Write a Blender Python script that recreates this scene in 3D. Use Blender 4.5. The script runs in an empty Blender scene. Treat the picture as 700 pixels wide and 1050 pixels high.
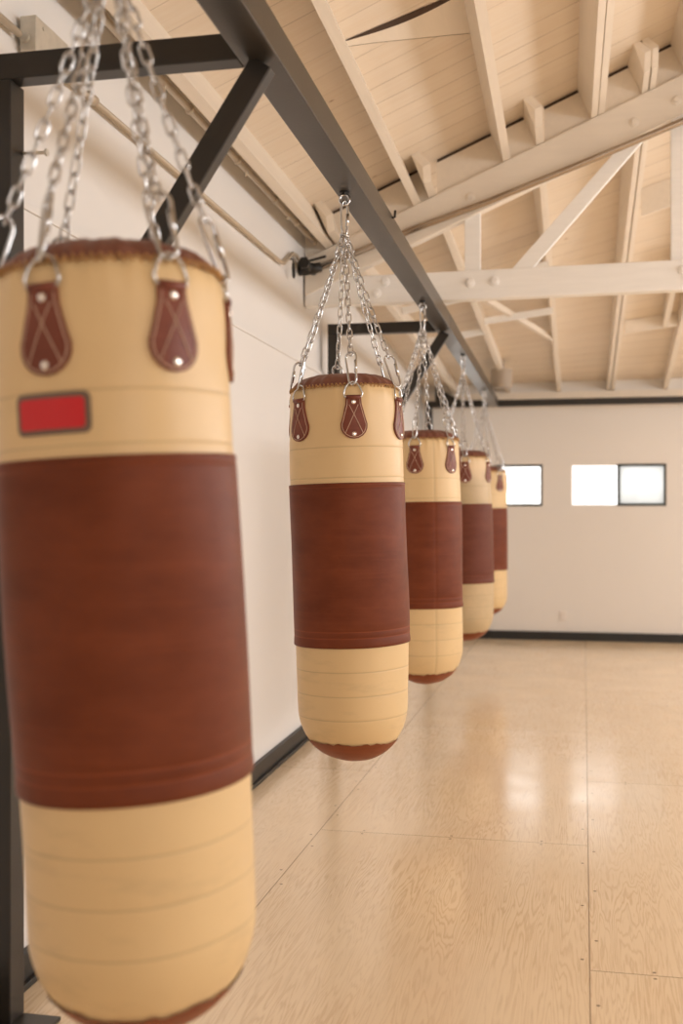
import bpy, bmesh, math, random
from mathutils import Vector, Matrix
R = random.Random(7)
C = bpy.context.scene.collection
PI = math.pi

# ------------------------------------------------------------------ mesh helpers
class MB:
    """collects shapes; build() links them as one mesh object"""
    def __init__(self):
        self.v, self.f, self.sm, self.at = [], [], [], {}
    def add(self, vs, fs, smooth=False):
        n = len(self.v)
        self.v += [tuple(p) for p in vs]
        for f in fs:
            self.f.append([i + n for i in f]); self.sm.append(smooth)
        return n
    def box(self, x0, x1, y0, y1, z0, z1):
        vs = [(x, y, z) for x in (x0, x1) for y in (y0, y1) for z in (z0, z1)]
        self.add(vs, [(0,1,3,2),(4,6,7,5),(0,4,5,1),(2,3,7,6),(0,2,6,4),(1,5,7,3)])
    def hexa(self, a, b):
        """prism between two quads a, b (4 points each)"""
        self.add(list(a) + list(b), [(3,2,1,0),(4,5,6,7),(0,1,5,4),(1,2,6,5),(2,3,7,6),(3,0,4,7)])
    def bar(self, p, q, w, h, up=(0,0,1)):
        """rectangular bar from p to q, w across, h along up"""
        p, q = Vector(p), Vector(q); d = (q - p).normalized()
        s = d.cross(Vector(up)).normalized(); u = s.cross(d).normalized()
        qa = [(-1,-1),(1,-1),(1,1),(-1,1)]
        self.hexa([p + s*w/2*i + u*h/2*j for i, j in qa], [q + s*w/2*i + u*h/2*j for i, j in qa])
    def tube(self, pts, r, n=8, closed=False, smooth=True):
        pts = [Vector(p) for p in pts]; m = len(pts)
        rad = r if isinstance(r, (list, tuple)) else [r]*m
        t0 = ((pts[1] - pts[-1]) if closed else (pts[1] - pts[0])).normalized()
        a = Vector((0,0,1)) if abs(t0.z) < .9 else Vector((1,0,0))
        u = t0.cross(a).normalized(); vs = []
        for i in range(m):
            if closed: t = pts[(i+1) % m] - pts[i-1]
            else: t = pts[min(i+1, m-1)] - pts[max(i-1, 0)]
            t.normalize(); u = (u - t*u.dot(t)).normalized(); w = t.cross(u)
            for k in range(n):
                g = 2*PI*k/n
                vs.append(pts[i] + (u*math.cos(g) + w*math.sin(g))*rad[i])
        fs = []
        for i in range(m if closed else m-1):
            j = (i+1) % m
            for k in range(n):
                l = (k+1) % n
                fs.append((i*n+k, i*n+l, j*n+l, j*n+k))
        if not closed:
            fs.append(tuple(range(n-1, -1, -1))); fs.append(tuple((m-1)*n + k for k in range(n)))
        self.add(vs, fs, smooth)
    def disc(self, c, nrm, r, h, n=16, dome=0.0):
        """short cylinder from c along nrm, optionally domed"""
        c, nrm = Vector(c), Vector(nrm).normalized()
        a = Vector((0,0,1)) if abs(nrm.z) < .9 else Vector((1,0,0))
        u = nrm.cross(a).normalized(); w = nrm.cross(u); vs = []
        lv = [(r,0),(r,h)] + ([(r*.75,h+dome*.6),(r*.35,h+dome*.93)] if dome else [])
        for rr, hh in lv:
            for k in range(n):
                g = 2*PI*k/n; vs.append(c + nrm*hh + (u*math.cos(g) + w*math.sin(g))*rr)
        fs = []
        for i in range(len(lv)-1):
            for k in range(n):
                l = (k+1) % n; fs.append((i*n+k, i*n+l, (i+1)*n+l, (i+1)*n+k))
        fs.append(tuple(range(n-1,-1,-1))); fs.append(tuple((len(lv)-1)*n+k for k in range(n)))
        self.add(vs, fs, False)
    def build(self, name, mat, parent=None, origin=(0,0,0), bevel=0, attr=None):
        me = bpy.data.meshes.new(name); o = Vector(origin)
        me.from_pydata([tuple(Vector(p) - o) for p in self.v], [], self.f)
        me.polygons.foreach_set('use_smooth', self.sm)
        bm = bmesh.new(); bm.from_mesh(me); bmesh.ops.recalc_face_normals(bm, faces=bm.faces); bm.to_mesh(me); bm.free()
        if attr:
            a = me.attributes.new('seam', 'FLOAT', 'POINT'); a.data.foreach_set('value', attr)
        me.materials.append(mat)
        ob = bpy.data.objects.new(name, me); C.objects.link(ob)
        if parent is not None: ob.parent = parent
        else: ob.location = o
        if bevel:
            m = ob.modifiers.new('bevel', 'BEVEL'); m.width = bevel; m.segments = 2; m.limit_method = 'ANGLE'
        return ob

def empty(name, loc, rot=(0,0,0)):
    o = bpy.data.objects.new(name, None); C.objects.link(o); o.location = loc; o.rotation_euler = rot
    o.empty_display_size = .1
    return o
def tag(o, label=None, cat=None, group=None, kind=None):
    if label: o['label'] = label
    if cat: o['category'] = cat
    if group: o['group'] = group
    if kind: o['kind'] = kind
    return o

# ------------------------------------------------------------------ materials
class NT:
    def __init__(self, name):
        self.m = bpy.data.materials.new(name); self.m.use_nodes = True
        self.t = self.m.node_tree; self.b = self.t.nodes['Principled BSDF']
    def n(self, typ, **kw):
        x = self.t.nodes.new(typ)
        for k, v in kw.items():
            if k in x.inputs.keys(): x.inputs[k].default_value = v
            else: setattr(x, k, v)
        return x
    def l(self, a, b): self.t.links.new(a, b)
    def put(self, sock, v):
        if hasattr(v, 'is_linked') or hasattr(v, 'links'): self.l(v, sock)
        else: sock.default_value = v
    def math(self, op, a, b=0.0, c=0.0):
        x = self.n('ShaderNodeMath', operation=op)
        self.put(x.inputs[0], a); self.put(x.inputs[1], b); self.put(x.inputs[2], c)
        return x.outputs[0]
    def mix(self, f, a, b, mode='MIX'):
        x = self.n('ShaderNodeMix', data_type='RGBA', blend_type=mode)
        self.put(x.inputs[0], f)
        for s, v in ((6, a), (7, b)):
            self.put(x.inputs[s], v if not isinstance(v, tuple) else (*v[:3], 1))
        return x.outputs[2]
    def coord(self, scale=(1,1,1)):
        g = self.n('ShaderNodeTexCoord'); mp = self.n('ShaderNodeMapping'); mp.inputs['Scale'].default_value = scale
        self.l(g.outputs['Object'], mp.inputs[0]); return mp.outputs[0]
    def noise(self, vec, scale, detail=4, rough=.55, dist=0):
        x = self.n('ShaderNodeTexNoise'); self.l(vec, x.inputs['Vector'])
        x.inputs['Scale'].default_value = scale; x.inputs['Detail'].default_value = detail
        x.inputs['Roughness'].default_value = rough; x.inputs['Distortion'].default_value = dist
        return x.outputs['Fac']
    def ramp(self, f, lo, hi, a=0., b=1.):
        x = self.n('ShaderNodeMapRange'); x.clamp = True
        self.l(f, x.inputs[0])
        for i, v in enumerate((lo, hi, a, b)): x.inputs[i+1].default_value = v
        return x.outputs[0]
    def bump(self, h, strength=.2, dist=.01):
        x = self.n('ShaderNodeBump', Strength=strength, Distance=dist); self.l(h, x.inputs['Height'])
        self.l(x.outputs[0], self.b.inputs['Normal'])
    def base(self, v):
        self.put(self.b.inputs['Base Color'], v if not isinstance(v, tuple) else (*v[:3], 1))
    def set(self, rough=.5, metal=0., spec=.5):
        self.b.inputs['Roughness'].default_value = rough; self.b.inputs['Metallic'].default_value = metal
        self.b.inputs['Specular IOR Level'].default_value = spec

def mat_plain(name, col, rough=.5, metal=0., var=.08, scale=6, bump=0., bscale=80, spec=.5):
    t = NT(name); v = t.coord(); f = t.noise(v, scale)
    t.base(t.mix(f, tuple(c*(1-var) for c in col), tuple(min(1, c*(1+var)) for c in col)))
    t.set(rough, metal, spec)
    if bump: t.bump(t.noise(v, bscale, 3), bump, .004)
    return t.m

def mat_painted_wood(name, col, along=(1,12,12), var=.035, knots=True):
    """cream painted timber: faint grain and a few knots showing through"""
    t = NT(name); v = t.coord(along)
    g = t.noise(v, 3.0, 5, .6, .4)
    c = t.mix(t.ramp(g, .3, .7), tuple(x*(1-var) for x in col), tuple(min(1, x*(1+var*.6)) for x in col))
    if knots:
        vo = t.n('ShaderNodeTexVoronoi'); vo.inputs['Scale'].default_value = 2.3; t.l(t.coord((1,1,1)), vo.inputs['Vector'])
        k = t.ramp(vo.outputs['Distance'], .02, .05, .45, 0)
        c = t.mix(k, c, tuple(x*.55 for x in col))
    t.base(c); t.set(.5); t.bump(g, .06, .003)
    return t.m

def mat_ceiling():
    t = NT('painted_planks'); g = t.n('ShaderNodeTexCoord'); sp = t.n('ShaderNodeSeparateXYZ'); t.l(g.outputs['Object'], sp.inputs[0])
    x, y = sp.outputs[0], sp.outputs[1]
    W = .2
    wob = t.math('MULTIPLY', t.math('SUBTRACT', t.noise(g.outputs['Object'], .9, 2), .5), .018)
    q = t.math('DIVIDE', t.math('ADD', y, wob), W)
    idn = t.math('FLOOR', q); fr = t.math('FRACT', q)
    edge = t.math('MINIMUM', fr, t.math('SUBTRACT', 1.0, fr))
    # seam darkness varies: some gaps open, some painted shut
    cm = t.n('ShaderNodeCombineXYZ'); t.l(idn, cm.inputs[1]); t.l(t.math('MULTIPLY', x, 1.1), cm.inputs[0])
    gap_dark = t.ramp(t.noise(cm.outputs[0], 1.6, 2), .40, .66, .08, .75)
    line = t.math('MULTIPLY', t.ramp(edge, .008, .03, 1, 0), gap_dark)
    wn = t.n('ShaderNodeTexWhiteNoise', noise_dimensions='1D'); t.l(idn, wn.inputs['W'])
    col = t.mix(wn.outputs['Value'], (.74,.635,.51), (.78,.675,.55))
    gr = t.noise(t.coord((1.2,14,1.2)), 2.2, 4, .6, .6)
    col = t.mix(t.ramp(gr, .35, .7, 0, .3), col, (.64,.48,.32))
    vo = t.n('ShaderNodeTexVoronoi'); vo.inputs['Scale'].default_value = 2.0; vo.inputs['Randomness'].default_value = 1
    t.l(t.coord((1,1.5,.2)), vo.inputs['Vector'])
    col = t.mix(t.ramp(vo.outputs['Distance'], .018, .042, .75, 0), col, (.36,.22,.12))
    col = t.mix(line, col, (.22,.13,.07))
    t.base(col); t.set(.55)
    t.bump(t.math('SUBTRACT', 1.0, line), .5, .006)
    return t.m

def mat_floor():
    """varnished plywood sheets, 1.225 m wide, staggered end joints, screws along the joints"""
    t = NT('varnished_plywood'); g = t.n('ShaderNodeTexCoord'); sp = t.n('ShaderNodeSeparateXYZ'); t.l(g.outputs['Object'], sp.inputs[0])
    X0, Y0 = sp.outputs[0], sp.outputs[1]
    x = t.math('SUBTRACT', t.math('SUBTRACT', X0, t.math('MULTIPLY', Y0, .0147)), .019)
    y = Y0; W, L = 1.225, 2.55
    cx = t.math('FLOOR', t.math('DIVIDE', x, W)); fx = t.math('MULTIPLY', t.math('FRACT', t.math('DIVIDE', x, W)), W)
    odd = t.math('ABSOLUTE', t.math('MODULO', cx, 2.0))
    ys = t.math('ADD', t.math('SUBTRACT', y, 3.64-2.55*4), t.math('MULTIPLY', odd, -1.36))
    cy = t.math('FLOOR', t.math('DIVIDE', ys, L)); fy = t.math('MULTIPLY', t.math('FRACT', t.math('DIVIDE', ys, L)), L)
    dx = t.math('MINIMUM', fx, t.math('SUBTRACT', W, fx)); dy = t.math('MINIMUM', fy, t.math('SUBTRACT', L, fy))
    idv = t.math('ADD', t.math('MULTIPLY', cx, 7.31), t.math('MULTIPLY', cy, 3.77))
    wn = t.n('ShaderNodeTexWhiteNoise', noise_dimensions='1D'); t.l(idv, wn.inputs['W'])
    # rotary-cut grain: contour lines of a stretched noise, a different cut on every sheet
    cm = t.n('ShaderNodeCombineXYZ')
    t.l(t.math('MULTIPLY', x, 7.0), cm.inputs[0]); t.l(t.math('MULTIPLY', y, .42), cm.inputs[1]); t.l(t.math('MULTIPLY', wn.outputs['Value'], 40.), cm.inputs[2])
    n1 = t.noise(cm.outputs[0], 1.1, 4, .5, .3)
    cm2 = t.n('ShaderNodeCombineXYZ')
    t.l(t.math('MULTIPLY', x, 30.), cm2.inputs[0]); t.l(t.math('MULTIPLY', y, 2.6), cm2.inputs[1])
    n2 = t.noise(cm2.outputs[0], 1.3, 3, .6)
    rings = t.math('FRACT', t.math('ADD', t.math('MULTIPLY', n1, 30.), t.math('MULTIPLY', n2, 1.3)))
    tri = t.math('ABSOLUTE', t.math('SUBTRACT', t.math('MULTIPLY', rings, 2.), 1.))
    area = t.ramp(t.noise(g.outputs['Object'], .9, 2), .35, .65, .25, 1.)
    grain = t.math('MULTIPLY', t.ramp(tri, .42, 1., 0, 1), area)
    base = t.mix(wn.outputs['Value'], (.84,.66,.44), (.89,.715,.50))
    pat = t.noise(g.outputs['Object'], 1.7, 3)
    base = t.mix(t.ramp(pat, .4, .7, 0, .45), base, (.80,.605,.385))
    col = t.mix(t.math('MULTIPLY', grain, .55), base, (.56,.35,.18))
    col = t.mix(t.math('MULTIPLY', t.ramp(n2, .55, .8), .25), col, (.45,.27,.13))
    seam = t.math('MAXIMUM', t.ramp(dx, .0012, .0035, 1, 0), t.ramp(dy, .0012, .0035, 1, 0))
    # screws 25 mm inside each long edge every half metre, and along the short edges
    def dots(d, u, s):
        a = t.math('SUBTRACT', d, .024)
        b = t.math('SUBTRACT', t.math('MULTIPLY', t.math('FRACT', t.math('DIVIDE', u, s)), s), s*.5)
        r = t.math('SQRT', t.math('ADD', t.math('MULTIPLY', a, a), t.math('MULTIPLY', b, b)))
        return t.ramp(r, .0045, .0075, 1, 0)
    scr = t.math('MAXIMUM', dots(dx, ys, .51), dots(dy, fx, .408))
    fl = t.n('ShaderNodeTexVoronoi'); fl.inputs['Scale'].default_value = 1.7; t.l(t.coord((1,.8,1)), fl.inputs['Vector'])
    scr = t.math('MAXIMUM', scr, t.ramp(fl.outputs['Distance'], .008, .014, .8, 0))
    col = t.mix(t.math('MULTIPLY', seam, .72), col, (.20,.11,.05))
    col = t.mix(t.math('MULTIPLY', scr, .8), col, (.12,.07,.04))
    t.base(col)
    rg = t.ramp(t.noise(g.outputs['Object'], 2.5, 4), .3, .7, .13, .25)
    t.l(rg, t.b.inputs['Roughness']); t.b.inputs['Specular IOR Level'].default_value = .5
    t.b.inputs['Coat Weight'].default_value = .25; t.b.inputs['Coat Roughness'].default_value = .16
    h = t.math('ADD', t.math('MULTIPLY', seam, -1.), t.math('MULTIPLY', t.noise(g.outputs['Object'], 5, 2), .25))
    t.bump(h, .12, .004)
    return t.m

def mat_wall(name, col):
    t = NT(name); v = t.coord()
    c = t.mix(t.noise(v, .8, 4), tuple(x*.955 for x in col), tuple(min(1, x*1.03) for x in col))
    sc = t.ramp(t.noise(t.coord((1,1,.5)), 3.3, 5, .7), .62, .8, 0, .16)
    c = t.mix(sc, c, tuple(x*.8 for x in col))
    t.base(c); t.set(.6); t.bump(t.noise(v, 60, 3), .05, .003)
    return t.m

def mat_vinyl(name, col, dirt=.0):
    """cream vinyl; 'seam' vertex attribute draws the sewn lines, scuffs toward the bottom"""
    t = NT(name); v = t.coord(); a = t.n('ShaderNodeAttribute', attribute_name='seam')
    n = t.noise(v, 3.0, 4)
    c = t.mix(n, tuple(x*.93 for x in col), tuple(min(1, x*1.05) for x in col))
    sp = t.n('ShaderNodeSeparateXYZ'); t.l(v, sp.inputs[0])
    low = t.ramp(sp.outputs[2], -1.15, -.95, 1, 0)
    sc = t.math('MULTIPLY', low, t.ramp(t.noise(t.coord((4,4,16)), 1.2, 5, .65), .56, .76, 0, .2))
    c = t.mix(sc, c, (.30,.22,.13))
    if dirt:
        d = t.math('MULTIPLY', t.ramp(sp.outputs[2], -1.0, -.9, 1, 0), t.ramp(t.noise(v, 5, 4), .25, .6, .4*dirt, dirt))
        c = t.mix(d, c, (.36,.28,.165))
    c = t.mix(t.math('MULTIPLY', a.outputs['Fac'], .38), c, tuple(x*.5 for x in col))
    t.base(c); t.set(.42, 0, .4)
    t.bump(t.noise(v, 140, 3), .06, .002)
    return t.m

def mat_leather(name, col, hi, rough=.5):
    t = NT(name); v = t.coord(); a = t.n('ShaderNodeAttribute', attribute_name='seam')
    n = t.noise(t.coord((1,1,2.2)), 4.5, 5, .6)
    c = t.mix(t.ramp(n, .3, .72), col, hi)
    st = t.noise(t.coord((1,1,26)), 3.0, 3)
    c = t.mix(t.ramp(st, .55, .75, 0, .3), c, tuple(min(1, x*1.25) for x in hi))
    c = t.mix(t.math('MULTIPLY', a.outputs['Fac'], .5), c, tuple(min(1, x*1.9) for x in hi))
    t.base(c); t.set(rough, 0, .2); t.bump(t.noise(v, 90, 4), .12, .002)
    return t.m

def mat_glass(name, frost=0.0):
    t = NT(name); t.t.nodes.remove(t.b)
    out = [n for n in t.t.nodes if n.type == 'OUTPUT_MATERIAL'][0]
    tr = t.n('ShaderNodeBsdfTransparent'); gl = t.n('ShaderNodeBsdfGlossy'); gl.inputs['Roughness'].default_value = .05
    mx = t.n('ShaderNodeMixShader'); mx.inputs[0].default_value = .06
    if frost:
        nz = t.noise(t.coord((1,1,1)), 3.5, 3)
        tl = t.n('ShaderNodeBsdfTranslucent'); t.l(t.mix(t.ramp(nz, .35, .65), (.58,.58,.57), (.64,.64,.63)), tl.inputs[0])
        m2 = t.n('ShaderNodeMixShader'); m2.inputs[0].default_value = frost
        t.l(tr.outputs[0], m2.inputs[1]); t.l(tl.outputs[0], m2.inputs[2]); t.l(m2.outputs[0], mx.inputs[1])
    else: t.l(tr.outputs[0], mx.inputs[1])
    t.l(gl.outputs[0], mx.inputs[2]); t.l(mx.outputs[0], out.inputs[0])
    return t.m

M = dict(
    wall=mat_wall('cream_wall_paint', (.78,.755,.725)),
    wallfar=mat_wall('cream_far_wall_paint', (.765,.715,.655)),
    ceil=mat_ceiling(), floor=mat_floor(),
    joist=mat_painted_wood('cream_painted_joist', (.79,.70,.585), (10,1,10)),
    truss=mat_painted_wood('cream_painted_truss', (.81,.73,.625), (1,10,10)),
    chord=mat_painted_wood('white_painted_chord', (.92,.905,.875), (1.2,10,14)),
    dark=mat_plain('black_base_trim', (.012,.011,.009), .45, var=.25, scale=9),
    steel=mat_plain('charcoal_painted_steel', (.026,.0215,.017), .38, .2, .18, 7, .06, 60),
    steelmid=mat_plain('brushed_charcoal_steel', (.055,.047,.038), .3, .35, .2, 7, .06, 60),
    chain=mat_plain('zinc_plated_chain', (.60,.60,.60), .2, 1., .1, 30),
    galv=mat_plain('galvanised_box', (.62,.58,.5), .45, .6, .15, 30),
    pipe=mat_plain('painted_conduit', (.52,.43,.32), .4, .2, .1, 12),
    spipe=mat_plain('dull_steel_pipe', (.40,.33,.26), .24, .9, .15, 8),
    black=mat_plain('black_iron', (.022,.019,.016), .45, .3, .2, 20),
    white=mat_plain('white_plastic', (.80,.72,.64), .4),
    whitewin=mat_plain('white_window_trim', (.85,.82,.77), .4),
    winframe=mat_plain('dark_bronze_window_frame', (.028,.030,.024), .4, .3),
    glass=mat_glass('clear_glass'), screen=mat_glass('hazy_glass', .93),
    strap=mat_leather('brown_strap_leather', (.165,.046,.028), (.225,.072,.047), .38),
    cap=mat_leather('brown_cap_leather', (.155,.055,.036), (.25,.105,.072), .36),
    base=mat_leather('brown_base_leather', (.20,.050,.017), (.27,.075,.028), .42),
    thread=mat_plain('tan_thread', (.66,.47,.34), .7, var=.1),
    lace=mat_plain('ochre_lacing', (.46,.25,.085), .6, var=.2, scale=40),
    rivet=mat_plain('nickel_rivet', (.80,.74,.68), .22, 1., .05),
    red=mat_plain('red_patch', (.58,.010,.016), .4, var=.06),
    patch=mat_plain('grey_brown_patch_border', (.16,.105,.075), .45, var=.15, scale=40),
    crack_shade=mat_plain('dark_gap_shade', (.06,.032,.018), .8),
    drum=mat_plain('beige_fixture', (.40,.325,.25), .5),
)
# ------------------------------------------------------------------ room
XL, XR, YB, YF = -1.69, 5.6, -3.0, 12.95
RIDGE = 2.0
def z_deck(x):                      # underside of the boarded deck, near bay
    x2 = x if x <= RIDGE else 2*RIDGE - x
    return 3.705 + .43*(x2 + .96)
ZFAR = 2.985                         # deck height where it meets the far wall
YT = 7.0                            # front face of the truss
def z_far(x, y):
    t = min(1, max(0, (y - (YT+.09))/(YF - YT - .09)))
    return z_deck(x)*(1-t) + ZFAR*t

m = MB(); m.box(XL-.2, XR+.2, YB-.2, YF+.2, -.1, 0)
tag(m.build('floor', M['floor']), 'varnished plywood floor in large staggered sheets', kind='structure')
m = MB(); m.box(XL-.15, XL, YB-.15, YF+.15, 0, 2.462); m.box(XL-.15, XL-.012, YB-.15, YF+.15, 2.462, 3.75)
tag(m.build('wall_left', M['wall']), 'plain cream plaster wall on the left', kind='structure')
m = MB(); m.box(XR, XR+.15, YB-.15, YF+.15, 0, 3.75)
tag(m.build('wall_right', M['wall']), 'plain cream wall on the right', kind='structure')
m = MB(); m.hexa([(XL,YB-.15,0),(XR,YB-.15,0),(XR,YB,0),(XL,YB,0)], [(XL,YB-.15,5.2),(XR,YB-.15,5.2),(XR,YB,5.2),(XL,YB,5.2)])
tag(m.build('wall_back', M['wall']), 'plain cream wall behind the viewer', kind='structure')
# far wall with two window openings
WIN = [(-1.344, -.278), (.044, 1.11)]; WZ0, WZ1 = 1.556, 2.046
m = MB(); xs = [XL, WIN[0][0], WIN[0][1], WIN[1][0], WIN[1][1], XR]
for i in range(5):
    if i in (1, 3):
        m.box(xs[i], xs[i+1], YF, YF+.15, 0, WZ0); m.box(xs[i], xs[i+1], YF, YF+.15, WZ1, 3.3)
    else: m.box(xs[i], xs[i+1], YF, YF+.15, 0, 3.3)
tag(m.build('wall_far', M['wallfar']), 'cream far wall with two small windows', kind='structure')
for i, (a, b) in enumerate(WIN):
    w = empty('window_%d' % (i+1), ((a+b)/2, YF, WZ0)); o = w.location
    tag(w, ['small sliding window on far wall, half hidden behind the farthest bag',
            'small sliding window on far wall with dark framed right pane'][i], kind='structure')
    fr = MB(); t = .022; y0, y1 = YF+.02, YF+.11
    fr.box(a, b, y0, y1, WZ0, WZ0+t); fr.box(a, b, y0, y1, WZ1-t, WZ1); fr.box(a, a+t, y0, y1, WZ0+t, WZ1-t); fr.box(b-t, b, y0, y1, WZ0+t, WZ1-t)
    fr.build('window_frame', M['whitewin'], w, o)
    mid = (a+b)/2; s = MB(); k = .026; y0, y1 = YF+.0, YF+.045
    c, d, e, f = mid-.012, b, WZ0+.006, WZ1-.004
    s.box(c, d, y0, y1, e, e+k); s.box(c, d, y0, y1, f-k, f); s.box(c, c+k+.006, y0, y1, e+k, f-k); s.box(d-k, d, y0, y1, e+k, f-k)
    sa = s.build('sash', M['winframe'], w, o); sa['label'] = 'dark sash frame of the right pane'
    p = MB(); p.box(c+k, d-k, YF+.02, YF+.026, e+k, f-k); p.build('pane', M['glass'] if i == 0 else M['screen'], sa, o)
    p = MB(); p.box(a+t, mid-.012, YF+.07, YF+.076, WZ0+t, WZ1-t); p.build('pane', M['glass'], w, o)

m = MB(); m.box(XL, XL+.010, YB, YF, 2.452, 2.476)
tag(m.build('trim_2', M['wall'], bevel=.003), 'thin plaster ledge line along the left wall', kind='structure')
# baseboards
m = MB(); m.box(XL, XL+.028, YB, YF, .0, .105); m.box(XL+.028, XL+.045, YB, YF, 0, .022)
tag(m.build('baseboard_left', M['dark'], bevel=.003), 'black baseboard along the left wall', kind='structure')
m = MB(); m.box(XL+.045, XR, YF-.03, YF, 0, .10)
tag(m.build('baseboard_far', M['dark'], bevel=.003), 'black baseboard along the far wall', kind='structure')

# ceiling deck: near bay is level along y, far bay is a warped surface down to the far wall
m = MB()
xs = [XL-.15 + i*(RIDGE - XL + .15)/16 for i in range(17)]; xs += [2*RIDGE - x for x in reversed(xs[:-1])]
ys = [YB-.15, 0, 3, 5, YT+.09] + [YT+.09 + (YF+.15-YT-.09)*k/14 for k in range(1, 15)]
n0 = len(xs)
vs = [(x, y, z_far(x, y)) for y in ys for x in xs]
N = len(vs); vs += [(x, y, z+.03) for x, y, z in vs]
fs = []
for j in range(len(ys)-1):
    for i in range(n0-1):
        q = (j*n0+i, j*n0+i+1, (j+1)*n0+i+1, (j+1)*n0+i); fs.append(q[::-1]); fs.append(tuple(N+k for k in q))
m.add(vs, fs)
ceiling = tag(m.build('ceiling', M['ceil']), 'sloping cream painted plank ceiling', kind='structure')

# near joists: run along y, rest on the truss top chord
def z_top(x): return z_deck(x) - .235
AL = math.atan(.43); HJ = .235*math.cos(AL)
def section(x, y, w0, w1, zb, h):
    """purlin section square to the roof slope: from bottom point (x, zb), w0..w1 along the slope, h deep"""
    sg = 1 if x <= RIDGE else -1
    tx, tz, nx, nz = math.cos(AL), sg*math.sin(AL), -sg*math.sin(AL), math.cos(AL)
    return [(x+tx*w0, y, zb+tz*w0), (x+tx*w1, y, zb+tz*w1), (x+tx*w1+nx*h, y, zb+tz*w1+nz*h), (x+tx*w0+nx*h, y, zb+tz*w0+nz*h)]
def joist(x, w, y0, y1, double=False):
    m = MB()
    for a, b in ([(-w, -.003), (.003, w)] if double else [(-w/2, w/2)]):
        m.hexa(section(x, y0, a, b, z_top(x)+.001, HJ), section(x, y1, a, b, z_top(x)+.001, HJ))
    return m.build('joist', M['joist'], ceiling)
for x in (-1.525, -.945, -.372): joist(x, .05, YB, YT+.09)
joist(.19, .044, YB, YT+.09, True)
for x in (.735, 1.3, 1.87, 2.45, 3.0, 3.6, 4.2, 4.8): joist(x, .05, YB, YT+.09)
# far joists: stubs lap past the truss, then slope down to the far wall
def far_joist(x0, x1, w, double=False, y0=None):
    m = MB(); ya = YT - .26 if y0 is None else y0
    sl = (2.885 - z_top(x0))/(YF - YT)
    for a, b in ([(-w, -.006), (.006, w)] if double else [(-w/2, w/2)]):
        def sec(y):
            t = (y - YT)/(YF - YT); x = x0 + (x1-x0)*t; zb = z_top(x0) + sl*(y - YT) + .004
            k = max(0, 1 - max(0, t)); al = AL*k; sg = 1 if x0 <= RIDGE else -1
            h = (z_far(x, y) - zb)*math.cos(al) + .002
            tx, tz, nx, nz = math.cos(al), sg*math.sin(al), -sg*math.sin(al), math.cos(al)
            return [(x+tx*a,y,zb+tz*a),(x+tx*b,y,zb+tz*b),(x+tx*b+nx*h,y,zb+tz*b+nz*h),(x+tx*a+nx*h,y,zb+tz*a+nz*h)]
        cuts = [ya, ya+.05, YT+.09, 8.5, 10, 11.5, YF]
        for i in range(len(cuts)-1):
            s0, s1 = sec(cuts[i]), sec(cuts[i+1])
            if i == 0 and y0 is None: s0 = [(p[0], p[1], p[2] + (.09 if k < 2 else 0)) for k, p in enumerate(s0)]
            m.hexa(s0, s1)
    return m.build('joist', M['joist'], ceiling)
far_joist(-1.46, -1.28, .05); far_joist(-.845, -.67, .05); far_joist(-.165, -.089, .05); far_joist(.495, .493, .044, True)
for x in (1.13, 1.8, 2.5, 3.2, 3.9, 4.6): far_joist(x, x - .03 if x < 2 else x, .05)
# blocking over the truss between joists (a dark strip paints in the shade under the deck)
bl = [-1.69, -1.435, -.87, -.82, -.19, -.14, .405, .585, 1.09, 1.15, 1.78, 2.4]
for a, b in zip(bl[0::1], bl[1::1]):
    if b - a < .15: continue
    m = MB(); y0, y1 = YT+.02, YT+.06
    m.hexa([(a,y0,z_top(a)+.002),(b,y0,z_top(b)+.002),(b,y0,z_deck(b)-.024),(a,y0,z_deck(a)-.024)],
           [(a,y1,z_top(a)+.002),(b,y1,z_top(b)+.002),(b,y1,z_deck(b)-.024),(a,y1,z_deck(a)-.024)])
    blk = m.build('blocking', M['joist'], ceiling)
    m = MB(); m.hexa([(a,y0+.012,z_deck(a)-.026),(b,y0+.012,z_deck(b)-.026),(b,y0+.012,z_deck(b)-.001),(a,y0+.012,z_deck(a)-.001)],
                     [(a,y1,z_deck(a)-.026),(b,y1,z_deck(b)-.026),(b,y1,z_deck(b)-.001),(a,y1,z_deck(a)-.001)])
    m.build('gap_dark', M['crack_shade'], blk)
# headers and bridging between the far joists
def cross(xa, xb, y, h, w=.04, up=0.):
    m = MB(); za, zb = z_far(xa, y) - .002, z_far(xb, y) - .002
    m.hexa([(xa,y,za-h),(xb,y,zb-h),(xb,y,zb),(xa,y,za)], [(xa,y+w,za-h),(xb,y+w,zb-h),(xb,y+w,zb),(xa,y+w,za)])
    return m.build('header', M['joist'], ceiling)
cross(.565, 1.09, 8.7, .21); cross(.565, 1.07, 11.2, .13)
m = MB(); m.bar((.95,9.7,z_far(.95,9.7)-.08), (.95,11.2,z_far(.95,11.2)-.06), .05, .15); m.build('joist', M['joist'], ceiling)
for y, z0, z1, xa, xb in ((8.9,3.34,3.47,-.745,-.145), (10.0,3.225,3.30,-.735,-.125), (9.2,3.20,3.30,-1.37,-.79), (10.3,3.10,3.185,-1.34,-.76)):
    m = MB(); m.bar((xa, y, z0), (xb, y, z1), .04, .055); m.build('bridging', M['chord'], ceiling)
m = MB(); m.bar((-.70,9.4,z_far(-.7,9.4)-.19), (-.15,8.6,z_far(-.15,8.6)-.20), .04, .05); m.build('brace', M['joist'], ceiling)
m = MB(); m.bar((-.15,11.0,z_far(-.15,11.)-.13), (-.74,9.3,z_far(-.74,9.3)-.16), .04, .05); m.build('brace', M['joist'], ceiling)
# ledger on the far wall under the joists
m = MB(); m.box(XL, XR, YF-.05, YF, 2.79, 2.883); tag(m.build('trim_1', M['joist']), 'cream ledger board along the top of the far wall', kind='structure')
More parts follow.
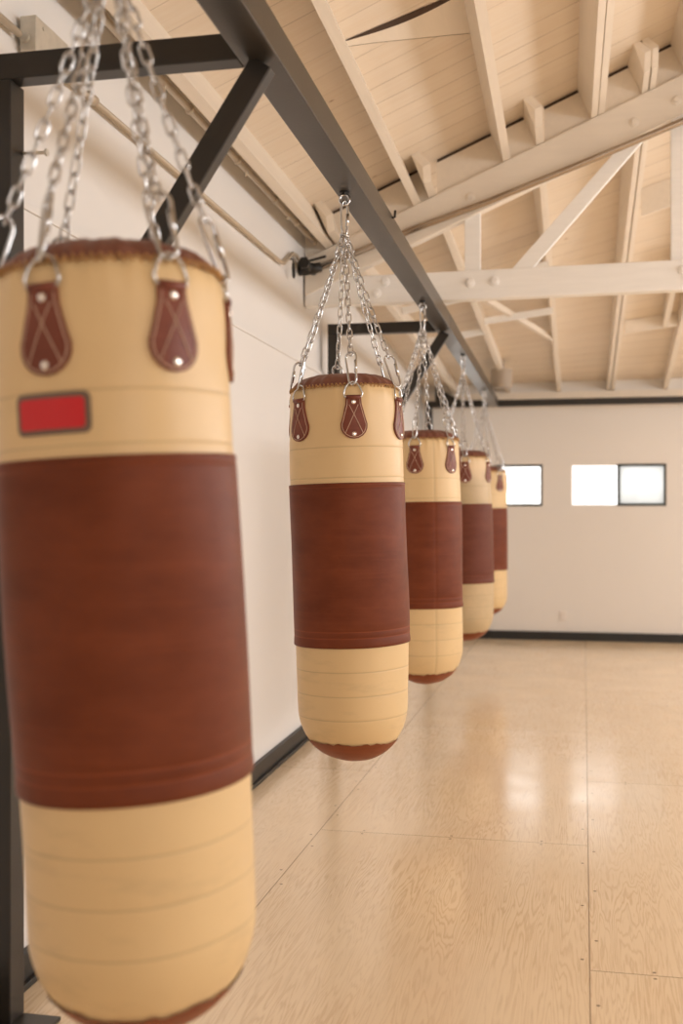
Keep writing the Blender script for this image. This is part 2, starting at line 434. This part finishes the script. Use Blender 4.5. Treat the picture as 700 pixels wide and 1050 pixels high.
# split, sagging ceiling board near the top of the view
m = MB()
NN = 14; top, bot, edge = [], [], []
for i in range(NN+1):
    u = i/NN; x = -1.03 + .58*u; y = 4.97 + .115*u
    z = z_deck(x) - .003; w_ = .042*math.sin(PI*min(1, .04 + .80*u))**1.3
    top.append((x, y, z)); bot.append((x, y + w_, z - .012*math.sin(PI*u))); edge.append((x, y + .06 + .42*u**1.25, z_deck(x) - .002 - .010*math.sin(PI*u)))
for i in range(NN): m.add([top[i], top[i+1], bot[i+1], bot[i]], [(0,1,2,3)])
c = m.build('gap_dark', M['crack_shade'], ceiling); c['label'] = 'dark strip for the shade in the gap between two ceiling planks'
m = MB()
for i in range(NN): m.add([bot[i], bot[i+1], edge[i+1], edge[i]], [(0,1,2,3)])
m.build('loose_plank', M['joist'], ceiling)
m = MB()
for i in range(NN):
    t0, t1 = (.003 + .006*math.sin(PI*k/NN) for k in (i, i+1))
    a_, b_ = edge[i], edge[i+1]
    m.add([(a_[0],a_[1]-.001,a_[2]-.002), (b_[0],b_[1]-.001,b_[2]-.002), (b_[0],b_[1]+t1,z_deck(b_[0])-.001), (a_[0],a_[1]+t0,z_deck(a_[0])-.001)], [(0,1,2,3)])
m.build('gap_dark', M['crack_shade'], ceiling)

# ------------------------------------------------------------------ roof truss
tr = empty('roof_truss', (RIDGE, YT+.045, 2.86)); to = tr.location
tag(tr, 'large cream timber roof truss with bolted joints crossing the room', 'roof truss')
def zc(x): return .013*(x + 1.1)      # chord is a touch off level
m = MB(); y0, y1 = YT, YT+.09
m.hexa([(XL+.0,y0,2.85+zc(XL)),(5.6,y0,2.885),(5.6,y0,3.075),(XL,y0,3.035+zc(XL))], [(XL,y1,2.85+zc(XL)),(5.6,y1,2.885),(5.6,y1,3.075),(XL,y1,3.035+zc(XL))])
m.build('bottom_chord', M['chord'], tr, to, .008)
for sgn in (1, -1):
    m = MB(); xa, xb = XL, RIDGE; y0, y1 = YT-.005, YT+.084
    mir = (lambda x: x) if sgn == 1 else (lambda x: 2*RIDGE - x)
    m.hexa([(mir(xa),y0,z_top(xa)-.245),(mir(xb),y0,z_top(xb)-.245),(mir(xb),y0,z_top(xb)),(mir(xa),y0,z_top(xa))],
           [(mir(xa),y1,z_top(xa)-.245),(mir(xb),y1,z_top(xb)-.245),(mir(xb),y1,z_top(xb)),(mir(xa),y1,z_top(xa))])
    m.build('top_chord', M['truss'], tr, to, .006)
def web(p, q, w, yy=(YT+.025, YT+.075)):
    m = MB(); m.bar((p[0], sum(yy)/2, p[1]), (q[0], sum(yy)/2, q[1]), yy[1]-yy[0], w, up=(-(q[1]-p[1]), 0, q[0]-p[0])) 
    return m.build('web', M['chord'], tr, to)
def webq(quad, yy=(YT+.02, YT+.07)):
    m = MB(); m.hexa([(x, yy[0], z) for x, z in quad], [(x, yy[1], z) for x, z in quad]); return m.build('web', M['chord'], tr, to, .004)
webq([(-.642,2.9),(-.542,2.9),(-.542,z_top(-.54)-.15),(-.642,z_top(-.64)-.15)])
webq([(-.385,2.99),(-.255,2.99),(.50,3.84),(.44,3.90)])
webq([(.63,2.9),(.80,2.9),(.80,z_top(.8)-.15),(.63,z_top(.63)-.15)])
webq([(.98,2.99),(1.11,2.99),(1.88,4.35),(1.75,4.35)])
webq([(1.93,2.9),(2.07,2.9),(2.07,4.5),(1.93,4.5)])
for px, pz in ((-.604,2.955), (-.45,2.958), (-1.153,2.985), (-1.21,2.912), (-.604,3.50), (.409,3.905), (.66,4.02), (.70,2.98), (.74,2.93)):
    m = MB(); m.disc((px, YT, pz), (0,-1,0), .030, .010, 16, .006); m.disc((px, YT-.014, pz), (0,-1,0), .016, .012, 6)
    m.build('bolt', M['chord'] if pz < 3.1 else M['truss'], tr, to)
for px, pz in ((.46,2.985), (.5,2.99), (.2,2.99), (-.3,2.93), (.1,2.87)):
    pass

# ------------------------------------------------------------------ steel rack
rk = empty('steel_bag_rack', (-.83, 2.93, 0)); ro = rk.location
tag(rk, 'charcoal steel frame with long overhead beam carrying the row of bags', 'bag rack')
ZB = 2.737; BX0, BX1 = -.886, -.776
def rp(m, name, mat='steel', bevel=.004): return m.build(name, M[mat], rk, ro, bevel)
YS = 7.42
m = MB(); m.box(BX0, BX1, -1.6, YS-.004, ZB, ZB+.103); rp(m, 'top_beam', 'steelmid')
m = MB(); dz = -.03
m.hexa([(BX0,YS,ZB),(BX1,YS,ZB),(BX1,YS,ZB+.103),(BX0,YS,ZB+.103)], [(BX0,12.70,ZB+dz),(BX1,12.70,ZB+dz),(BX1,12.70,ZB+.103+dz),(BX0,12.70,ZB+.103+dz)])
rp(m, 'top_beam', 'steelmid')
T = .075
for k, (yf, px, zb) in enumerate(((2.885, -1.567, ZB), (7.5, -1.572, ZB-.001), (12.64, -1.535, ZB-.035))):
    m = MB(); m.box(px-T, BX0-.0005, yf, yf+.068, zb, zb+T) if k < 2 else m.box(px-T, BX0-.0005, yf, yf+.068, zb, zb+T); rp(m, 'crossbeam')
    m = MB(); m.box(px-T, px, yf, yf+T+.008, .012, zb-.0005); rp(m, 'post')
    m = MB(); m.box(px-T+.002, px+.115, yf-.06, yf+.085, 0, .012); rp(m, 'base_plate', 'steelmid', .002)
    if k < 2:
        # diagonal knee brace in the plane of the frame
        m = MB(); p = Vector((-.823, yf+.035, zb-.008)); q = Vector((px-.002, yf+.035, zb-.008-(abs(px+.823))*1.52))
        m.bar(p, q, .05, .068, up=(-(q-p).z, 0, (q-p).x)); rp(m, 'brace')
m = MB(); m.box(BX1+.0005, XR-.05, 12.64, 12.708, ZB-.035, ZB-.035+T); rp(m, 'end_beam')
m = MB(); m.hexa([(-1.50,12.66,ZB+.04),(-1.20,12.66,ZB+.04),(-1.21,12.66,ZB+.05),(-1.50,12.66,ZB+.21)], [(-1.50,12.69,ZB+.04),(-1.20,12.69,ZB+.04),(-1.21,12.69,ZB+.05),(-1.50,12.69,ZB+.21)]); rp(m, 'shade_plate', 'steel', 0)  # dark triangle added to stand in for the shadow under the corner rafter
m = MB(); m.box(XR-.125, XR-.05, 12.63, 12.713, .0, ZB-.0355); rp(m, 'post')
m = MB(); m.tube([(-1.57,2.96,2.545), (-1.49,2.95,2.54)], .0055, 8); m.disc((-1.49,2.95,2.54), (1,0,0), .011, .006, 10); b = rp(m, 'bolt', 'galv', 0)
b['label'] = 'long bolt sticking out of the near post'
m = MB(); m.tube([(BX1+.0, 4.9, ZB+.09), (BX1+.012, 4.9, ZB+.09), (BX1+.014, 4.9, ZB+.12)], .006, 6); rp(m, 'hook', 'black', 0)

# ------------------------------------------------------------------ conduits, pipes, small fittings
m = MB(); zc0 = 2.985; x = XL+.014
m.tube([(x,YB,zc0), (x,3.14,zc0)], .012, 10)
m.tube([(x,3.40,zc0-.01), (x,6.30,zc0), (x,6.40,zc0+.01), (x,6.62,zc0+.12), (x,6.72,zc0+.13), (x,6.93,zc0+.08)], .012, 10)
m.tube([(x,3.64,zc0-.005), (x,3.70,zc0-.005)], .018, 10)
tag(m.build('wall_conduit', M['pipe'], None, (x,3.2,zc0)), 'thin painted conduit running along the left wall, bent up at its end', 'conduit')
bx = empty('junction_box', (XL, 3.27, 2.96)); tag(bx, 'small grey metal junction box on left wall above the near crossbeam', 'junction box')
m = MB(); m.box(XL, XL+.055, 3.17, 3.40, 2.945, 3.055); m.build('box_body', M['galv'], bx, bx.location, .003)
m = MB(); m.disc((XL+.02,3.17,2.985), (0,-1,0), .017, .012, 12); m.build('connector', M['galv'], bx, bx.location)
m = MB(); m.disc((XL+.055,3.22,3.03), (1,0,0), .006, .004, 8); m.build('screw', M['galv'], bx, bx.location)
m = MB(); m.tube([(-1.60,YB,3.235), (-1.60,6.9,3.235)], .016, 10)
for y in (3.9,4.5,5.2,5.9,6.4): m.tube([(-1.60,y-.012,3.235), (-1.60,y+.012,3.235)], .022, 8)
for y in (4.2,5.35,6.2): m.tube([(-1.60,y,3.235), (-1.60,y,3.20)], .007, 6)
tag(m.build('ceiling_conduit', M['pipe'], None, (-1.6,5,3.235)), 'brown conduit with clips tucked beside the joist nearest the left wall', 'conduit')
m = MB(); yp = YT-.045
m.tube([(-1.655,yp,3.06), (-.92,yp,3.318), (-.49,yp,3.452), (.112,yp,3.664), (.692,yp,3.877), (2.3,yp,4.45)], .021, 12)
va = empty('sloping_pipe', (XL, 6.86, 3.05)); tag(va, 'dull steel pipe sloping up across the roof truss, with black valve at left wall', 'pipe')
m.build('pipe_run', M['spipe'], va, va.location)
m = MB(); m.tube([(XL,6.86,3.06), (XL+.03,6.86,3.06), (XL+.10,6.86,3.06), (XL+.13,6.88,3.07)], [.045,.045,.034,.034], 12); m.build('valve_body', M['black'], va, va.location)
m = MB(); m.tube([(XL+.07,6.70,3.06), (XL+.07,6.95,3.06)], .026, 12); m.disc((XL+.07,6.70,3.06), (0,-1,0), .038, .02, 6); m.build('union', M['black'], va, va.location)
m = MB(); m.tube([(XL+.06,6.86,3.06), (XL+.06,6.86,3.11), (XL+.18,6.82,3.125)], .009, 8); m.build('lever', M['black'], va, va.location)
hk = MB(); hk.tube([(XL,6.56,3.055),(XL+.03,6.56,3.055),(XL+.035,6.56,3.03)], .005, 6)
hk.tube([(XL+.035,6.56+.022*math.cos(a),2.985+.045*math.sin(a)) for a in [2*PI*k/14 for k in range(14)]], .006, 6, True)
tag(hk.build('hanging_hook', M['black'], None, (XL,6.56,3.05)), 'small dark link hanging on left wall below the conduit bend', 'hook')
ot = empty('wall_outlet', (-.044, YF, .28)); tag(ot, 'pale electrical outlet plate low on far wall', 'outlet')
m = MB(); m.box(-.08, -.008, YF-.008, YF, .222, .338); m.build('cover_plate', M['white'], ot, ot.location, .003)
for z in (.255,.305):
    m = MB(); m.disc((-.044,YF-.008,z), (0,-1,0), .016, .003, 14); m.build('socket', M['white'], ot, ot.location)
dr = empty('ceiling_drum', (-.69, 11.9, 2.95)); tag(dr, 'beige drum shaped fixture hanging under far ceiling beside the overhead beam', 'ceiling fixture')
m = MB(); zt = z_far(-.69, 11.9); m.disc((-.69,11.9,2.83), (0,0,1), .115, .2, 24); m.build('drum', M['drum'], dr, dr.location, .006)
m = MB(); m.disc((-.69,11.9,3.03), (0,0,1), .03, zt-3.03, 12); m.build('stem', M['drum'], dr, dr.location)

# ------------------------------------------------------------------ heavy bags
CAM = Vector((0,0,1.49))
RIM = -.773                          # rim height below the hanging point
def lathe(m, prof, fn, n=96, cap_top=False, cap_bot=False, seam=None):
    vs, at = [], []
    for z, r, s in prof:
        for k in range(n):
            a = 2*PI*k/n; rr = r + fn(a, z)
            vs.append((rr*math.sin(a), -rr*math.cos(a), z)); at.append(max(s, seam(a, z) if seam else 0))
    fs = []
    for i in range(len(prof)-1):
        for k in range(n):
            l = (k+1) % n; fs.append((i*n+k, i*n+l, (i+1)*n+l, (i+1)*n+k))
    if cap_top: fs.append(tuple(range(n)))
    if cap_bot: fs.append(tuple((len(prof)-1)*n + k for k in range(n))[::-1])
    m.add(vs, fs, True); return at

def stadium(L, W, n=6):
    """closed centre-line of a long oval in the xz plane, length along z"""
    r = W/2; h = L/2 - r; pts = []
    for k in range(n+1):
        a = PI*k/n; pts.append((r*math.cos(a), 0, h + r*math.sin(a)))
    for k in range(n+1):
        a = PI + PI*k/n; pts.append((r*math.cos(a), 0, -h + r*math.sin(a)))
    return [Vector(p) for p in pts]

def frame_from(d, side):
    d = d.normalized(); s = (side - d*side.dot(d)).normalized(); return Matrix((s, d.cross(s), d)).transposed()

def heavy_bag(loc, rk_, drop, tilt, a0, label, cream, leather, seed, patch=False, vseam=None, rscale=1.0, tiltdir=0.0, b0=-.366, b1=-.980, capz=-1.352):
    rg = random.Random(seed)
    root = empty('heavy_bag', loc)
    # rotate so that angle 0 faces the viewer
    root.rotation_euler = (0, 0, math.atan2(loc[1], loc[0]) - PI/2)
    tag(root, label, 'punching bag', 'row of heavy bags hanging from the steel rack')
    rim = RIM - drop
    TM = Matrix.Translation((0,0,rim)) @ Matrix.Rotation(tilt, 4, 'Y') @ Matrix.Rotation(tiltdir, 4, 'X')
    RB = .215*rscale
    ph = [rg.uniform(0, 6.28) for _ in range(8)]
    def fn(a, z):            # gentle unevenness of the packed filling, puckers under the lacing
        d = .0022*math.sin(3*a + ph[0] + 4*z) + .0018*math.sin(5*a + ph[1] - 7*z) + .0016*math.sin(2*a + ph[2] + 9*z)
        pk = math.exp(-max(0, -z)/.035)
        d += pk*(.0035*math.sin(34*a + ph[3]) + .003*math.sin(21*a + ph[4])) - .006*pk
        d += .003*math.exp(-((z+.12)/.06)**2)*math.sin(6*(a - a0) + PI/2)
        if vseam is not None:
            da = math.atan2(math.sin(a - vseam), math.cos(a - vseam)); d -= .0022*math.exp(-(da/.025)**2)
        return d
    def sm(a, z):
        if vseam is None: return 0
        da = abs(math.atan2(math.sin(a - vseam), math.cos(a - vseam))); return .8 if da < .018 else 0
    NS = 192 if vseam is not None else 96
    def rad(z):              # z measured from the rim (0 .. -1.43)
        if z > -.03: return RB*(.965 + .035*math.sin(PI/2*min(1, -z/.03)))
        zb = -1.215; H = .22
        if z > zb: return RB*(1 + .026*math.sin(PI*(-z)/1.25))
        u = min(1, (zb - z)/H); return RB*max(0.0, 1 - u**2.15)**(1/2.1)
    zb, ze = -1.215, -1.435
    CAPZ = capz
    def put(mb, name, mat, at=None, parent=root):
        mb.v = [tuple(TM @ Vector(p)) for p in mb.v]
        return mb.build(name, mat, parent, attr=at)
    seams = (-.232, b0 + .02, b1-.091, b1-.181, b1-.271)
    B0, B1 = b0, b1
    zs = [0, -.006, -.012, -.02, -.03, -.045, -.06, -.08] + [-.08 - .03*k for k in range(1, 40)]
    zs += [zb - (zb-ze)*(math.sin(PI/2*k/14)) for k in range(0, 14)]
    zs = [z for z in zs if all(abs(z - s) > .010 for s in seams)]
    prof = [(z, rad(z), 0) for z in zs]
    for s in seams: prof += [(s+.0075, rad(s+.0075), 0), (s+.0030, rad(s+.003)-.0001, 0), (s+.0012, rad(s)-.0007, 1), (s-.0012, rad(s)-.0007, 1), (s-.003, rad(s-.003)-.0001, 0), (s-.0075, rad(s-.0075), 0)]
    prof.sort(key=lambda p: -p[0])
    m = MB(); at = lathe(m, prof, fn, n=NS, cap_bot=True, cap_top=True, seam=sm); body = put(m, 'bag_body', cream, at)
    # wide brown leather wrap with stitched hems
    prof = [(B0+.0002, rad(B0)-.002, 0), (B0, rad(B0)+.004, 0)] + [(B0-.004, rad(B0)+.0055, 0), (B0-.014, rad(B0)+.005, 0), (B0-.016, rad(B0)+.0038, .5), (B0-.018, rad(B0)+.005, 0)]
    prof += [(B0-.03-.026*k, rad(B0-.03-.026*k)+.005, 0) for k in range(20)]
    for q in (B1+.060, B1+.036): prof += [(q+.003, rad(q)+.005, 0), (q, rad(q)+.0042, .9), (q-.003, rad(q)+.005, 0)]
    prof += [(B1+.008, rad(B1)+.007, 0), (B1, rad(B1)+.0065, 0), (B1-.0002, rad(B1)-.002, 0)]
    prof.sort(key=lambda p: -p[0])
    m = MB(); at = lathe(m, prof, fn, n=NS, seam=lambda a, z: .15*sm(a, z)); w = put(m, 'leather_wrap', leather, at); w['label'] = 'wide reddish brown leather wrap around the middle'
    # brown bottom with an uneven edge
    m = MB(); n = 96; vs = []; zz = [CAPZ + (ze - CAPZ)*(k/12)**.55 for k in range(13)]
    for i, z in enumerate(zz):
        for k in range(n):
            a = 2*PI*k/n; z2 = z + (1 - i/12)*(.002*math.sin(9*a + ph[5]) + .0035*math.sin(19*a + ph[6])*math.sin(4*a + ph[2]) + .002*math.sin(31*a) + .010*math.sin(a + ph[7]))
            rr = rad(z2) + fn(a, z2) + .0022 if i < 12 else .004
            vs.append((rr*math.sin(a), -rr*math.cos(a), z2 - .003))
    fs = [(i*n+k, i*n+(k+1) % n, (i+1)*n+(k+1) % n, (i+1)*n+k) for i in range(12) for k in range(n)] + [tuple(12*n+k for k in range(n))[::-1]]
    m.add(vs, fs, True); put(m, 'base_cap', M['base'])
    # gathered brown top
    prof = [(-.004, rad(0)-.004, 0), (.012, rad(0)-.008, 0), (.027, .185*rscale, 0), (.040, .160*rscale, 0), (.051, .125*rscale, 0), (.056, .08*rscale, 0), (.053, .045*rscale, 0), (.040, .02, 0)]
    m = MB(); lathe(m, prof, lambda a, z: .007*math.sin(13*a + ph[0])*max(0, z)/.06 + .004*math.sin(29*a + ph[2]), n=120, cap_top=False)
    vs0 = len(m.v)
    put(m, 'top_cover', M['cap'], [0]*vs0)
    # lacing around the rim
    m = MB(); q = 84; pts = []
    for k in range(q*6):
        a = 2*PI*k/(q*6); g = 2*PI*k/6
        pts.append(((rad(0) + .003 + .003*math.sin(g))*math.sin(a), -(rad(0) + .003 + .003*math.sin(g))*math.cos(a), -.002 + .0065*math.cos(g)))
    m.tube(pts, .0021, 5, True); put(m, 'lacing', M['lace'])
    # six straps, each with ring, rivets, stitching, carabiner and chain
    top = Vector((0, 0, -.172))
    for s in range(6):
        a = a0 + s*PI/3
        def on(u, v, off):           # u along the circumference, v height from the rim
            r = rad(v) + fn(a + u/RB, v) + off
            g = a + u/RB; return Vector((r*math.sin(g), -r*math.cos(g), v))
        v0, v1, rb, wt = -.048, -.204, .049, .028
        vc = v1 + rb
        def outline(k):
            pts = [(-wt+k, v0-k*.6), (wt-k, v0-k*.6), (wt+.001-k, v0-.028)]
            th0 = math.radians(28)
            for j in range(13):
                g = th0 - (PI + 2*th0)*j/12; pts.append(((rb-k)*math.cos(g), vc + (rb-k)*math.sin(g)))
            pts.append((-wt-.001+k, v0-.028))
            return pts
        m = MB(); ol = outline(0); nn = len(ol); li = [.004]
        # front face as concentric outlines so it follows the curve of the bag
        rings = []
        for f in (1, .66, .33, .05):
            rings.append([on(u*f, (vc+.035) + (v-(vc+.035))*f, .0075) for u, v in ol])
        vs = [on(u*1.0, v, -.002) for u, v in ol] + [p for r_ in rings for p in r_]
        fs = [(i*nn+k, i*nn+(k+1) % nn, (i+1)*nn+(k+1) % nn, (i+1)*nn+k) for i in range(4) for k in range(nn)] + [tuple(4*nn+k for k in range(nn))]
        m.add(vs, fs)
        # loop of leather folded over the ring bar
        m.tube([on(-wt+.002, v0-.002, .006), on(wt-.002, v0-.002, .006)], .0085, 10)
        st = put(m, 'strap', M['strap'], [0]*len(m.v))
        m = MB()
        m.tube([on(u, v, .0080) for u, v in outline(.006)], .0011, 4, True)
        x0, y_0, y_1 = .026, v0-.030, v1+.020
        for sg in (-1, 1): m.tube([on(sg*(x0-.010)+(-sg)*(2*x0-.004)*t/8, y_0 + (y_1-y_0)*t/8, .0083) for t in range(9)], .0010, 4)
        put(m, 'stitching', M['thread'], None, st)
        for v in (v0-.020, v1+.018):
            m = MB(); p = on(0, v, .0070); m.disc(p, Vector((p.x, p.y, 0)), .0085, .0015, 14, .003); put(m, 'rivet', M['rivet'], None, st)
        # ring
        m = MB(); pts = [on(u, v, o_) for u, v, o_ in ((-.031,v0,.006),(0,v0,.006),(.031,v0,.006),(.034,v0+.014,.008),(.027,v0+.034,.010),(.016,v0+.050,.011),(0,v0+.057,.011),(-.016,v0+.050,.011),(-.027,v0+.034,.010),(-.034,v0+.014,.008))]
        m.tube(pts, .0036, 8, True); put(m, 'ring', M['chain'], None, st)
        # snap hook from the ring up over the rim
        out = Vector((math.sin(a), -math.cos(a), 0)); tang = Vector((math.cos(a), math.sin(a), 0))
        pb = TM @ (out*(rad(0)+.012) + Vector((0,0,.002))); pt_ = TM @ (out*(rad(0)-.022) + Vector((0,0,.116)))
        d = pt_ - pb; Fm = frame_from(d, (tang*.75 + out*.65))
        m = MB(); c0 = (pb + pt_)/2
        ov = stadium(d.length+.012, .040, 6)
        ov = [Vector((p.x*(1.15 if p.z > 0 else .8), p.y, p.z)) for p in ov]
        m.tube([c0 + Fm @ p for p in ov], .0042, 8, True)
        m.tube([c0 + Fm @ Vector((.0165,0,-.02)), c0 + Fm @ Vector((.0185,0,.028))], .0060, 8)
        m.build('carabiner', M['chain'], root)
        # chain
        ca = pt_ - d.normalized()*.004; cb = top + out*.010 + Vector((0,0,-.004))
        L = (cb - ca).length; nl = max(3, round(L/.0345)); pitch = L/nl; dd = (cb - ca).normalized()
        m = MB(); Fm = frame_from(dd, tang); spin = rg.uniform(-.5, .5)
        sag = out*(-.006)
        for k in range(nl):
            t = (k + .5)/nl
            c = ca + (cb - ca)*t + sag*math.sin(PI*t)
            Rm = Fm @ Matrix.Rotation(spin + (PI/2 if k % 2 else 0) + rg.uniform(-.18, .18), 3, 'Z')
            m.tube([c + Rm @ p for p in stadium(pitch + .0085, .0185, 4)], .0030, 6, True)
        m.build('chain', M['chain'], root)
    # master hook and eye bolt under the beam
    Fm = Matrix.Rotation(math.radians(20), 3, 'Z')
    pts = [Vector((.010*math.cos(g)*(1 + .55*max(0, math.sin(g))) * 1.25, 0, -.1045 + .070*math.sin(g))) for g in [2*PI*k/20 for k in range(20)]]
    m = MB(); m.tube([Fm @ p for p in pts], .0050, 8, True); m.tube([Fm @ Vector((.0125,0,-.085)), Fm @ Vector((.0105,0,-.135))], .0068, 8)
    m.tube([Vector((.015*math.cos(g), .015*math.sin(g), -.170 + .004*math.sin(2*g))) for g in [2*PI*k/14 for k in range(14)]], .0042, 8, True)
    m.build('master_hook', M['chain'], root)
    m = MB(); m.tube([Vector((.019*math.cos(g), 0, -.030 + .021*math.sin(g))) for g in [2*PI*k/18 for k in range(18)]], .0052, 8, True)
    m.tube([(0,0,-.012), (0,0,0)], .006, 8)
    m.build('eye_bolt', M['chain'], root)
    m = MB(); m.disc((0,0,-.004), (0,0,1), .020, .004, 18); m.disc((0,0,-.013), (0,0,1), .0125, .009, 6); m.build('washer', M['black'], root)
    if patch:
        ac = math.radians(-31)
        def pq(u, v, off):
            r = rad(v) + fn(ac + u/RB, v) + off; g = ac + u/RB; return Vector((r*math.sin(g), -r*math.cos(g), v))
        def slab(w, h, vc, off, rc, hole=None):
            ol = []
            for cx, cy, g0 in ((w-rc,h-rc,0),(-w+rc,h-rc,90),(-w+rc,-h+rc,180),(w-rc,-h+rc,270)):
                for j in range(5):
                    g = math.radians(g0 + 22.5*j); ol.append((cx + rc*math.cos(g), cy + rc*math.sin(g)))
            out_ = []
            for i in range(len(ol)):         # densify along the long sides so it wraps
                a_, b_ = ol[i], ol[(i+1) % len(ol)]
                stp = 8 if math.dist(a_, b_) > .03 else 1
                for k in range(stp): out_.append((a_[0] + (b_[0]-a_[0])*k/stp, a_[1] + (b_[1]-a_[1])*k/stp))
            m = MB(); nn = len(out_); vs = [pq(u, vc+v, -.002) for u, v in out_]
            F_ = (1, .75, .5, .25, .04)
            for f in F_: vs += [pq(u*(f if abs(v) < h*.0 else 1)*1.0 if False else u*f, vc+v*f, off) for u, v in out_]
            fs = [(i*nn+k, i*nn+(k+1) % nn, (i+1)*nn+(k+1) % nn, (i+1)*nn+k) for i in range(len(F_)) for k in range(nn)] + [tuple(len(F_)*nn+k for k in range(nn))]
            m.add(vs, fs); return m
        m = slab(.073, .0365, -.270, .0035, .013); pa = put(m, 'patch', M['patch']); pa['label'] = 'small rectangular patch, blank red with grey brown border'
        m = slab(.063, .0270, -.270, .0055, .007); put(m, 'patch_face', M['red'], None, pa)
    return root

V1 = mat_vinyl('cream_vinyl', (.735,.53,.28)); V4 = mat_vinyl('soiled_cream_vinyl', (.69,.50,.28), .55)
L1 = mat_leather('reddish_brown_leather', (.128,.028,.0085), (.19,.046,.016)); L4 = mat_leather('worn_brown_leather', (.12,.032,.016), (.165,.048,.026))
D = math.radians
heavy_bag((-.862, 1.97, ZB), 0, .028, D(-2.9), D(-32), 'cream and brown heavy bag nearest the camera, with blank red patch', V1, L1, 1, patch=True, rscale=1.01, b0=-.347, b1=-.958, capz=-1.338)
heavy_bag((-.848, 4.17, ZB), 0, .0, D(-1.6), D(8), 'cream and brown heavy bag second from the camera, its whole outline unobstructed', V1, L1, 2)
heavy_bag((-.835, 6.42, ZB), 0, .05, D(-.8), D(-12), 'cream and brown heavy bag third from the camera, with vertical seam down its side', V1, L1, 3, vseam=D(17))
heavy_bag((-.80, 8.60, ZB-.007), 0, .04, D(-1.0), D(4), 'heavy bag fourth from the camera, with dull soiled lower half', V4, L4, 4)
heavy_bag((-.81, 11.0, ZB-.0205), 0, .05, D(-.6), D(-15), 'smallest looking, farthest heavy bag, beside the left window of far wall', V1, L1, 5)

# ------------------------------------------------------------------ light
def area(name, loc, rot, sx, sy, power, col=(1,1,1)):
    l = bpy.data.lights.new(name, 'AREA'); l.shape = 'RECTANGLE'; l.size = sx; l.size_y = sy; l.energy = power; l.color = col
    o = bpy.data.objects.new(name, l); C.objects.link(o); o.location = loc; o.rotation_euler = rot
    return o
area('daylight_right', (XR-.1, 6.6, 2.3), (0, math.radians(66), 0), 1.8, 12.0, 590, (.985,.985,1))
area('daylight_back', (3.2, YB+.1, 2.3), (math.radians(68), 0, 0), 3.6, 1.8, 90, (.985,.985,1))
w = bpy.data.worlds.new('overcast'); bpy.context.scene.world = w; w.use_nodes = True
nt = w.node_tree; bg = nt.nodes['Background']; bg.inputs[0].default_value = (1,.985,.96,1); bg.inputs[1].default_value = 3.2

# ------------------------------------------------------------------ camera
cd = bpy.data.cameras.new('camera'); cam = bpy.data.objects.new('camera', cd); C.objects.link(cam)
cam.location = CAM; cam.rotation_euler = (PI/2, 0, math.atan(231/1120))
cd.sensor_fit = 'VERTICAL'; cd.sensor_height = 36; cd.lens = 1120/1050*36
cd.clip_start = .05
cd.dof.use_dof = True; cd.dof.focus_distance = 4.15; cd.dof.aperture_fstop = 1.9; cd.dof.aperture_blades = 0
sc = bpy.context.scene; sc.camera = cam
sc.view_settings.view_transform = 'Standard'; sc.view_settings.look = 'None'
sc.view_settings.exposure = 0.0
sc.cycles.max_bounces = 10; sc.cycles.diffuse_bounces = 6; sc.cycles.transparent_max_bounces = 8
sc.cycles.use_denoising = True
